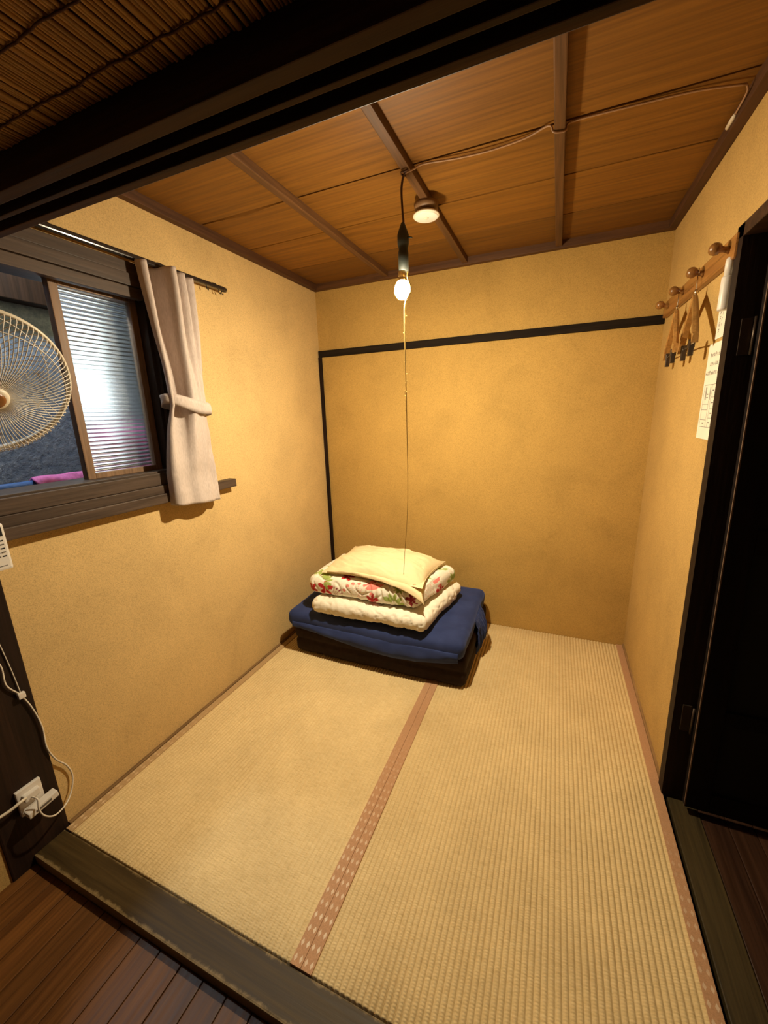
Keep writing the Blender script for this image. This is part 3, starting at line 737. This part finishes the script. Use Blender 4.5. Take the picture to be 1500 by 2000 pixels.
# ------------------------------------------------------------------ peg rail and hangers on the right wall
pr = thing('peg_rail', (W, 1.31, 1.63), 'varnished wooden peg rail on the right wall', 'coat rack')
box('board', M_KNOB, pr, W-0.018, W+0.001, 0.925, 1.715, 1.632, 1.692, 0.005)
PEGS = (0.968, 1.178, 1.400, 1.622)
for y in PEGS:
    Mp = Matrix.Translation((W-0.018, y, 1.664)) @ frame((-1, 0, 0.22))
    B().lathe([(0.0105, -0.002), (0.0080, 0.004), (0.0072, 0.012), (0.0085, 0.018), (0.0135, 0.022), (0.0160, 0.030), (0.0150, 0.038), (0.0090, 0.045), (0.0010, 0.047)], 20, Mp).build('peg', M_KNOB, pr, True)
M_CLIP = mat_plain('dark_clip_metal', (0.10, 0.075, 0.055), 0.35, 0.5, 0.8)
def hanger(py, label, rot):
    z0 = 1.668; px_ = W-0.031
    h = thing('clothes_hanger', (px_, py, z0-0.26), label, 'hanger', 'clothes hangers on the peg rail')
    R_ = Matrix.Translation((px_, py, 0)) @ Matrix.Rotation(rot, 4, 'Z')
    T = lambda p: R_ @ Vector(p)
    hk = [(0, -0.012, z0-0.004), (0, -0.008, z0+0.010), (0, 0.002, z0+0.0125), (0, 0.011, z0+0.006), (0, 0.010, z0-0.008), (0, 0.002, z0-0.022), (0, 0, z0-0.045), (0, 0, z0-0.065)]
    B().tube([T(p) for p in catmull(hk, 5)], 0.0017, 7).build('hook', M_METAL, h, True)
    B().lathe([(0.004, z0-0.062), (0.005, z0-0.055), (0.0035, z0-0.048)], 12, R_).build('ferrule', M_METAL, h, True)
    for s in (-1, 1):
        v = []; n = 14
        for i in range(n+1):
            q = i/n; y = s*(0.155 if s < 0 else 0.150)*q; z = z0-0.062-0.030*q-0.105*q**1.2
            x = -0.004*q**1.6; hh = 0.034*(1-0.15*q); th = 0.0070 + 0.002*q
            for (dx, dz) in ((-th, 0.0), (-th*0.6, -hh*0.15), (-th, -hh), (th, -hh), (th*0.9, -hh*0.1), (0, 0.003)): v.append(T((x+dx, y, z+dz)))
        f = []
        for i in range(n):
            for j in range(6): f.append((i*6+j, (i+1)*6+j, (i+1)*6+(j+1) % 6, i*6+(j+1) % 6))
        f += [(0, 1, 2, 3, 4, 5), tuple(n*6+5-j for j in range(6))]
        new_obj('arm', v, f, M_HANGER, h, False)
    zb_ = z0-0.222
    cbar = B().tube([T((-0.004, -0.125, zb_)), T((0, 0, zb_+0.003)), T((-0.004, 0.120, zb_))], 0.0024, 8).build('clip_bar', M_METAL, h, True)
    for s in (-1, 1):
        bb = B().box(-0.007, 0.007, -0.010, 0.010, -0.034, 0.010, 0.002).box(-0.009, 0.009, -0.006, 0.006, -0.010, 0.016, 0.002)
        M = R_ @ Matrix.Translation((-0.002, s*0.080, zb_)); bb.v = [M @ p for p in bb.v]
        bb.build('clip', M_CLIP, cbar)
hanger(1.178, 'wooden clip hanger on the peg nearer the door', -0.11)
hanger(1.400, 'wooden clip hanger on the peg nearer the back wall', -0.11)

# ------------------------------------------------------------------ notices on the right wall
XP = W-0.0015
def strokes(parent, cells, name='printed_text'):
    """cells: (y, z, size) character cells, each filled with a few short pen strokes on the paper face"""
    b = B()
    for (y, z, s) in cells:
        for k in range(5):
            if random.random() < 0.5:
                zz = z + s*random.uniform(0.05, 0.9); w = s*random.uniform(0.5, 0.85)
                b.quad((XP-0.0006, y, zz), (XP-0.0006, y+w, zz), (XP-0.0006, y+w, zz+s*0.11), (XP-0.0006, y, zz+s*0.11))
            else:
                yy = y + s*random.uniform(0.0, 0.75); hh = s*random.uniform(0.5, 0.95)
                b.quad((XP-0.0006, yy, z), (XP-0.0006, yy+s*0.11, z), (XP-0.0006, yy+s*0.11, z+hh), (XP-0.0006, yy, z+hh))
    return b.build(name, M_PRINT, parent)
n1_ = thing('notice', (XP, 0.99, 1.155), 'white paper notice with a floor plan, lower of two on the right wall', 'notice')
B().box(XP-0.0004, XP+0.0012, 0.925, 1.068, 1.160, 1.436).build('sheet', M_PAPER, n1_)
cells = []
for (z, y0, n, s) in ((1.398, 0.967, 6, 0.012), (1.373, 0.972, 5, 0.012), (1.347, 0.958, 8, 0.012)):
    cells += [(y0+i*s*1.12, z, s) for i in range(n)]
strokes(n1_, cells)
b = B()
def hl(y0, y1, z, w=0.0012): b.quad((XP-0.0007, y0, z), (XP-0.0007, y1, z), (XP-0.0007, y1, z+w), (XP-0.0007, y0, z+w))
def vl(y, z0, z1, w=0.0014): b.quad((XP-0.0007, y, z0), (XP-0.0007, y+w, z0), (XP-0.0007, y+w, z1), (XP-0.0007, y, z1))
for z in (1.318, 1.195): hl(0.926, 1.052, z)
for z in (1.245, 1.262, 1.216): hl(1.000, 1.052, z)
for z in (1.282, 1.222, 1.248): hl(0.926, 0.985, z)
for y in (1.052, 1.000, 0.985, 0.955): vl(y, 1.195, 1.319)
for (y, z) in ((1.012, 1.29), (1.012, 1.28), (1.018, 1.205), (0.968, 1.208), (0.962, 1.235), (0.965, 1.30), (0.945, 1.27), (0.960, 1.265)): hl(y, y+0.014, z, 0.003)
for y in (1.036, 1.030, 0.995): vl(y, 1.275, 1.312, 0.003)
b.build('floor_plan', M_PRINT, n1_)
n2_ = thing('notice', (XP, 0.97, 1.445), 'white paper strip with vertical writing, upper of two notices', 'notice')
B().box(XP-0.0004, XP+0.0012, 0.925, 1.030, 1.446, 1.612).build('sheet', M_PAPER, n2_)
strokes(n2_, [(1.006, 1.594-0.0165*i, 0.013) for i in range(9)] + [(0.990, 1.520-0.014*i, 0.008) for i in range(4)])
ho = thing('white_holder', (W-0.01, 0.945, 1.49), 'white rounded plastic holder beside the door frame, over the paper strip', 'holder')
Mh = Matrix.Translation((W-0.014, 0.955, 0))
B().lathe([(0.013, 1.512), (0.0140, 1.516), (0.0140, 1.592), (0.0125, 1.596)], 20, Mh).build('lower_tube', M_WHITEP, ho, True)
B().lathe([(0.0105, 1.596), (0.0105, 1.632), (0.0090, 1.640), (0.0050, 1.643)], 20, Mh).build('upper_tube', M_WHITEP, ho, True)

# ------------------------------------------------------------------ door frame and door
def leanbox(x0, x1, a, c, z0, z1):
    """box whose y follows the lean of the wall end: y = jy(z)+a .. jy(z)+c"""
    v = [(x, jy(z)+q, z) for z in (z0, z1) for (x, q) in ((x0, a), (x1, a), (x1, c), (x0, c))]
    return B().add(v, [(0,3,2,1),(4,5,6,7),(0,1,5,4),(1,2,6,5),(2,3,7,6),(3,0,4,7)])
dr = thing('door_1', (1.85, 0.80, -0.03), 'black wooden panel door standing open into the corridor', 'door', kind='structure')
leanbox(W-0.012, W+0.052, -0.040, 0.004, -0.005, 1.705).build('frame_jamb', M_POST, dr)
box('frame_head', M_BEAM, dr, W-0.012, W+0.052, -0.10, JT+0.002, 1.672, 1.705, 0.002)
# leaf, hinged at the outer edge of the jamb, open about square to the wall
DX0, DX1 = 1.838, 2.56
def leaf(x0, x1, z0, z1, ya, yb, name, mat, par, bev=0.002):
    v = []
    bb = B().box(x0, x1, ya, yb, z0, z1, bev); bb.v = [Vector((p.x, p.y + jy(p.z) - 0.062, p.z)) for p in bb.v]
    return bb.build(name, mat, par)
SW = 0.062
leaf(DX0, DX0+SW, 0.020, 1.668, -0.024, 0.0, 'stile', M_DOOR, dr)
leaf(DX1-SW, DX1, 0.020, 1.668, -0.024, 0.0, 'stile', M_DOOR, dr)
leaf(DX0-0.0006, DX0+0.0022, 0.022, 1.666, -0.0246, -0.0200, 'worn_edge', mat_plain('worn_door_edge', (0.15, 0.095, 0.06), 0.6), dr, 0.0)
for z0, z1 in ((0.020, 0.085), (0.33, 0.375), (0.86, 0.93), (1.60, 1.668)):
    leaf(DX0+SW, DX1-SW, z0, z1, -0.023, -0.001, 'rail', M_DOOR, dr)
for z0, z1 in ((0.085, 0.33), (0.375, 0.86), (0.93, 1.60)):
    leaf(DX0+SW, DX1-SW, z0, z1, -0.014, -0.006, 'panel', M_DOORP, dr, 0.0)
M_HINGE = mat_plain('dull_hinge_metal', (0.07, 0.05, 0.035), 0.4, 0.5, 0.7)
for z in (0.30, 1.43):
    hg = leaf(W+0.010, W+0.034, z-0.045, z+0.045, 0.0185, 0.0225, 'hinge', M_HINGE, dr, 0.0008)
    yy = jy(z)-0.062+0.010
    B().tube([(W+0.036, yy, z-0.046), (W+0.036, yy, z+0.046)], 0.004, 10).build('pin', M_HINGE, hg, True)

# ------------------------------------------------------------------ bedding
M_DARKF = mat_plain('dark_brown_cloth', (0.020, 0.010, 0.007), 0.85, 0.2, 0.0, 0.25, 40, 0.25)
M_NAVY, t = newmat('navy_cloth', (0.020, 0.032, 0.105), 0.8, 0.2)
c = t.coord(rnd=False); f1 = t.noise(t.coord((400, 400, 400), rnd=False), 1.0, 2); f2 = t.noise(c, 12, 4)
t.color(t.ramp(f2, [(0.3, (0.016, 0.026, 0.088)), (0.7, (0.028, 0.044, 0.135))])); t.bump(f1, 0.2, 0.0006)
t.b.inputs['Sheen Weight'].default_value = 0.25; t.b.inputs['Sheen Tint'].default_value = (0.3, 0.4, 0.9, 1)
def mat_cloth(name, col, attr=False):
    m, t = newmat(name, col, 0.85, 0.2); c = t.coord(rnd=False)
    if attr:
        a = t.n('ShaderNodeVertexColor', layer_name='print'); t.color(a.outputs[0])
    else:
        f2 = t.noise(c, 10, 4); t.color(t.ramp(f2, [(0.3, tuple(x*0.93 for x in col)), (0.7, tuple(min(1, x*1.05) for x in col))]))
    n1 = t.bump(t.noise(c, 55, 4, 0.6, 0.8), 0.35, 0.004); t.bump(t.noise(c, 700, 2), 0.15, 0.0005, n1)
    return m
M_CREAM = mat_cloth('cream_cotton', (0.76, 0.62, 0.36)); M_WHITEC = mat_cloth('white_cotton', (0.80, 0.74, 0.60)); M_FLORAL = mat_cloth('floral_cotton', (0.8, 0.76, 0.65), True)

def cloth_slab(name, mat, cx, cy, z0, sx, sy, sz, r, step, disp, rot=0.0, label=None, cat=None, group=None, color=None, parent=None, warp=None):
    V, N, F = rounded_slab(0, 0, 0, sx, sy, sz, r, step)
    out = []; cols = [] if color else None
    Rz = Matrix.Rotation(rot, 3, 'Z')
    for p, n in zip(V, N):
        if color: cols.append(color(p.copy(), n))
        q = p + n*disp(p, n)
        if warp: q = warp(q)
        if q.z < 0 and z0 < 0.01: q.z = 0
        out.append(Rz @ q + Vector((cx, cy, z0)))
    o = new_obj(name, out, F, mat, parent, True, cols=cols)
    return tag(o, label, cat, group) if label else o

# dark folded mattress at the bottom
def d_base(p, n):
    d = 0.005*noise.noise(p*5) + 0.002*noise.noise(p*18)
    if abs(n.z) < 0.5: d -= 0.010*math.exp(-((p.z-0.083)/0.007)**2)      # fold line between the two halves
    return d
def w_base(q): q.z = max(q.z, 0.0); return q
cloth_slab('folded_mattress', M_DARKF, 0.597, 1.405, 0.0, 0.950, 0.610, 0.160, 0.030, 0.016, d_base, 0.0, 'dark brown folded mattress at the bottom of the bedding stack', 'mattress', warp=w_base)
# navy sheeted mattress with hanging hems
nv_ = thing('navy_mattress', (0.58, 1.39, 0.158), 'navy blue sheeted mattress pad under the folded quilts', 'mattress')
def d_navy(p, n):
    return 0.006*noise.noise(p*4+Vector((3, 1, 0))) + 0.003*noise.noise(Vector((p.x*9, p.y*22, p.z*14)))
def w_navy(q):
    s = max(0, (-q.y-0.20)/0.11)
    q.z -= 0.018*min(1, s)*max(0, math.cos((q.x-0.15)*2.2))
    return q
cloth_slab('pad', M_NAVY, 0.580, 1.395, 0.158, 0.970, 0.620, 0.094, 0.036, 0.014, d_navy, 0.0, parent=nv_, warp=w_navy)
def hem_front():
    nu, nv = 90, 14; v = []
    for i in range(nu):
        s = i/(nu-1); x = 0.135+0.905*s
        dip = 0.012 + 0.074*math.sin(PI*min(1.0, 0.04+s*0.86))**1.3*(0.25+0.85*s)
        for j in range(nv):
            t_ = j/(nv-1)
            z = 0.192 - t_*(0.018+dip)
            y = 1.090 - 0.016*math.sin(PI*t_)**0.8*(0.4+0.6*math.sin(PI*s)) - 0.004 + 0.004*noise.noise(Vector((x*16, t_*2, 0))) - 0.008*t_*math.sin(PI*s)
            v.append((x, min(y, 1.0885), z))
    o = new_obj('hanging_hem', v, grid_faces(nu, nv), M_NAVY, nv_, True)
    md = o.modifiers.new('thick', 'SOLIDIFY'); md.thickness = 0.004
hem_front()
def hem_side():
    nu, nv = 110, 34; v = []
    for i in range(nu):
        s = i/(nu-1); y = 1.36+0.18*s
        for j in range(nv):
            t_ = j/(nv-1)
            z = 0.225 - t_*(0.195 - 0.03*s + 0.012*math.sin(s*40))
            puck = math.sin(2*PI*(s*6 + 0.5*noise.noise(Vector((s*8, t_*2, 4)))))
            x = 1.066 + 0.040*math.sin(PI*min(1, t_*0.95))**0.8*(0.5+0.5*math.sin(PI*s)) + 0.008*puck*min(1, t_*1.6) + 0.006*noise.noise(Vector((s*20, t_*9, 7)))
            v.append((max(x, 1.074 if t_ > 0.35 else 1.060), y + 0.02*t_*(0.5-s), z))
    o = new_obj('gathered_hem', v, grid_faces(nu, nv), M_NAVY, nv_, True)
    md = o.modifiers.new('thick', 'SOLIDIFY'); md.thickness = 0.003
hem_side()
# white quilt
def wr_(p, k, sc): return noise.noise(Vector((p.x*sc, p.y*sc*0.8, p.z*sc*0.6+k)))
def d_white(p, n):
    d = 0.012*wr_(p, 2, 7) - 0.005*abs(wr_(p, 9, 20)) + 0.004*noise.noise(Vector((p.x*60, p.y*55, p.z*14)))
    a = noise.noise(Vector((p.x*26+6*p.z, p.y*20, p.z*20))); d -= 0.006*max(0, 1-abs(a)*10)
    return d
def w_sag(am): 
    def w(q):
        q.z += am*noise.noise(Vector((q.x*4.3, q.y*4.3, am*90))) ; return q
    return w
def w_fan(am, sh):
    def w(q):
        q = w_sag(am)(q); q.x += sh*q.y*max(0, q.x)/0.3; return q
    return w
def c_white(p, n): return (0.8, 0.74, 0.6)
cloth_slab('white_quilt', M_WHITEC, 0.590, 1.322, 0.261, 0.660, 0.480, 0.080, 0.038, 0.008, d_white, 0.0, 'white folded quilt between the navy pad and floral quilt', 'quilt', 'quilts on the bedding stack', warp=w_fan(0.010, 0.14))
# floral quilt with printed motifs (u along x, w unrolled over the front edge)
def petals(u, w, cu, cw, R, n, ph, sharp=1.0):
    du, dw = u-cu, w-cw; r = math.hypot(du, dw)
    if r > R: return False
    a = math.atan2(dw, du); return r < R*abs(math.cos(n*(a-ph)/2))**sharp
def leafm(u, w, cu, cw, L, Wd, ang):
    du, dw = u-cu, w-cw; x = du*math.cos(ang)+dw*math.sin(ang); y = -du*math.sin(ang)+dw*math.cos(ang)
    if abs(x) > L: return False
    return abs(y) < Wd*(1-(x/L)**2)
GREEN, RED, PINK, DKRED, BASEW = (0.34, 0.42, 0.11), (0.46, 0.030, 0.028), (0.72, 0.22, 0.18), (0.30, 0.03, 0.05), (0.80, 0.75, 0.62)
ST = []
def sprig(cu, cw, s, a0, col):
    for k in range(5): 
        a = a0 + (k-2)*0.62; ST.append(('l', cu+s*0.62*math.cos(a), cw+s*0.62*math.sin(a), s*0.42, s*0.17, a, col))
def umbel(cu, cw, s, col):
    for k in range(7):
        a = PI*0.12 + PI*0.76*k/6
        for q in range(8): ST.append(('d', cu+s*q/8*math.cos(a), cw+s*q/8*math.sin(a), 0.0016, 0, 0, col))
        ST.append(('d', cu+s*math.cos(a), cw+s*math.sin(a), s*0.11, 0, 0, col))
sprig(-0.235, 0.020, 0.070, 1.2, GREEN); sprig(-0.200, -0.010, 0.050, 0.3, GREEN)
ST.append(('p', -0.185, -0.045, 0.040, 5, 0.3, RED)); ST.append(('p', -0.258, -0.060, 0.030, 5, 0.9, RED))
umbel(-0.020, -0.070, 0.075, PINK); ST.append(('l', 0.062, 0.002, 0.050, 0.020, 0.5, PINK)); ST.append(('l', 0.040, 0.028, 0.040, 0.015, 0.9, PINK))
ST.append(('p', 0.055, -0.070, 0.034, 5, 0.2, RED)); sprig(0.165, -0.080, 0.060, 1.3, GREEN); sprig(0.195, 0.018, 0.040, 4.4, GREEN)
ST.append(('p', 0.265, -0.040, 0.036, 5, 0.6, DKRED)); sprig(0.255, 0.010, 0.055, 1.9, GREEN)
sprig(0.215, 0.150, 0.055, 0.7, GREEN); sprig(0.250, 0.250, 0.050, 2.3, GREEN); sprig(-0.20, 0.14, 0.055, 2.0, GREEN)
ST.append(('p', -0.09, 0.045, 0.034, 5, 0.2, RED)); ST.append(('p', 0.10, 0.09, 0.034, 5, 0.2, PINK)); umbel(-0.05, 0.15, 0.06, PINK)
umbel(-0.14, -0.075, 0.040, DKRED)
SX, SY, SZ = 0.670, 0.410, 0.104
def c_floral(p, n):
    u = p.x; w = (p.z-SZ) + (p.y+SY/2) if n.z > 0.0 else (p.z-SZ) - 0.0
    sc_ = 1/1.15
    if abs(n.x) > 0.7: u = p.x + math.copysign(1, n.x)*0.0; u = (p.y*0.9+0.05); w = p.z-SZ
    u *= sc_; w *= sc_
    for q in ST:
        if q[0] == 'p' and petals(u, w, q[1], q[2], q[3], q[4], q[5], 0.6): return q[6]
        if q[0] == 'l' and leafm(u, w, q[1], q[2], q[3], q[4], q[5]): return q[6]
        if q[0] == 'd' and (u-q[1])**2+(w-q[2])**2 < q[3]**2: return q[6]
    return BASEW
def d_flor(p, n):
    d = 0.012*wr_(p, 5, 6) + 0.004*noise.noise(Vector((p.x*34, p.y*12, p.z*10)))
    a = noise.noise(Vector((p.x*16+5*p.z, p.y*16, p.z*12+4))); d -= 0.006*max(0, 1-abs(a)*8)
    if p.y < 0 and abs(n.z) < 0.8: d += 0.004*math.sin(p.x*170 + p.z*60 + 3*noise.noise(p*6))*max(0, min(1, (p.x+0.02)*6))
    return d
cloth_slab('floral_quilt', M_FLORAL, 0.545, 1.335, 0.345, SX, SY, SZ, 0.046, 0.0042, d_flor, 0.0, 'white floral print quilt with red flowers and green leaves', 'quilt', 'quilts on the bedding stack', color=c_floral, warp=w_fan(0.012, 0.22))
# pillow
def pillow():
    pl = thing('pillow', (0.565, 1.29, 0.44), 'cream cotton pillow on top of the floral quilt', 'pillow')
    nu, nv = 90, 70; sx, sy = 0.285, 0.190; Rz = Matrix.Rotation(-0.04, 3, 'Z'); C = Vector((0.580, 1.338, 0.486))
    def pt(u, w, sg):
        pin = 1 - 0.10*(1-abs(u)**2)*abs(w)**6 ; pin2 = 1 - 0.09*(1-abs(w)**2)*abs(u)**6
        x = sx*u*pin2; y = sy*w*pin
        th = (0.060+0.020*u)*((1-abs(u)**2.6)*(1-abs(w)**2.6))**0.6
        wv = 0.007*noise.noise(Vector((u*3.5, w*3.5, sg*2))) + 0.005*noise.noise(Vector((u*5, w*11+u*2, sg*4))) - 0.006*max(0, 1-7*abs(noise.noise(Vector((u*2.2, w*3.2+u, 6)))))
        edge = min(1, 4*(1-max(abs(u), abs(w))))
        z = sg*th + wv*edge - 0.028*max(0, -w-0.35)*1.3 - 0.012*u*u - 0.016*u + 0.010*noise.noise(Vector((u*2, w*2, 12)))
        if sg < 0: z = max(z, -0.020)
        return Rz @ Vector((x, y, z)) + C
    v = []; f = []
    for sg in (1, -1):
        k = len(v)
        for i in range(nu):
            for j in range(nv): v.append(pt(-1+2*i/(nu-1), -1+2*j/(nv-1), sg))
        for q in grid_faces(nu, nv): f.append(tuple(a+k for a in (q if sg < 0 else reversed(q))))
    bm = bmesh.new(); vs = [bm.verts.new(p) for p in v]
    for q in f: bm.faces.new([vs[i] for i in q])
    bmesh.ops.remove_doubles(bm, verts=bm.verts[:], dist=0.0004); bmesh.ops.recalc_face_normals(bm, faces=bm.faces[:])
    b = B().bm(bm); b.build('cushion', M_CREAM, pl, True)
    # loose open end of the pillowcase hanging over the front edge
    nu, nv = 70, 16; v = []
    for i in range(nu):
        s = i/(nu-1); u = -0.86+1.86*s
        for j in range(nv):
            t_ = j/(nv-1)
            base = pt(u, -0.93, 1)
            drop = 0.004 + 0.034*s**2.2
            dy = -0.004 - (0.010+0.030*s)*t_ - 0.006*math.sin(PI*t_)
            v.append(base + Vector((0.02*t_*s, dy, 0.006*math.sin(PI*t_) - drop*t_**1.4 + 0.007*noise.noise(Vector((s*9, t_*2, 3)))*t_)))
    o = new_obj('pillowcase_flap', v, grid_faces(nu, nv), M_CREAM, pl, True)
    md = o.modifiers.new('thick', 'SOLIDIFY'); md.thickness = 0.003
pillow()
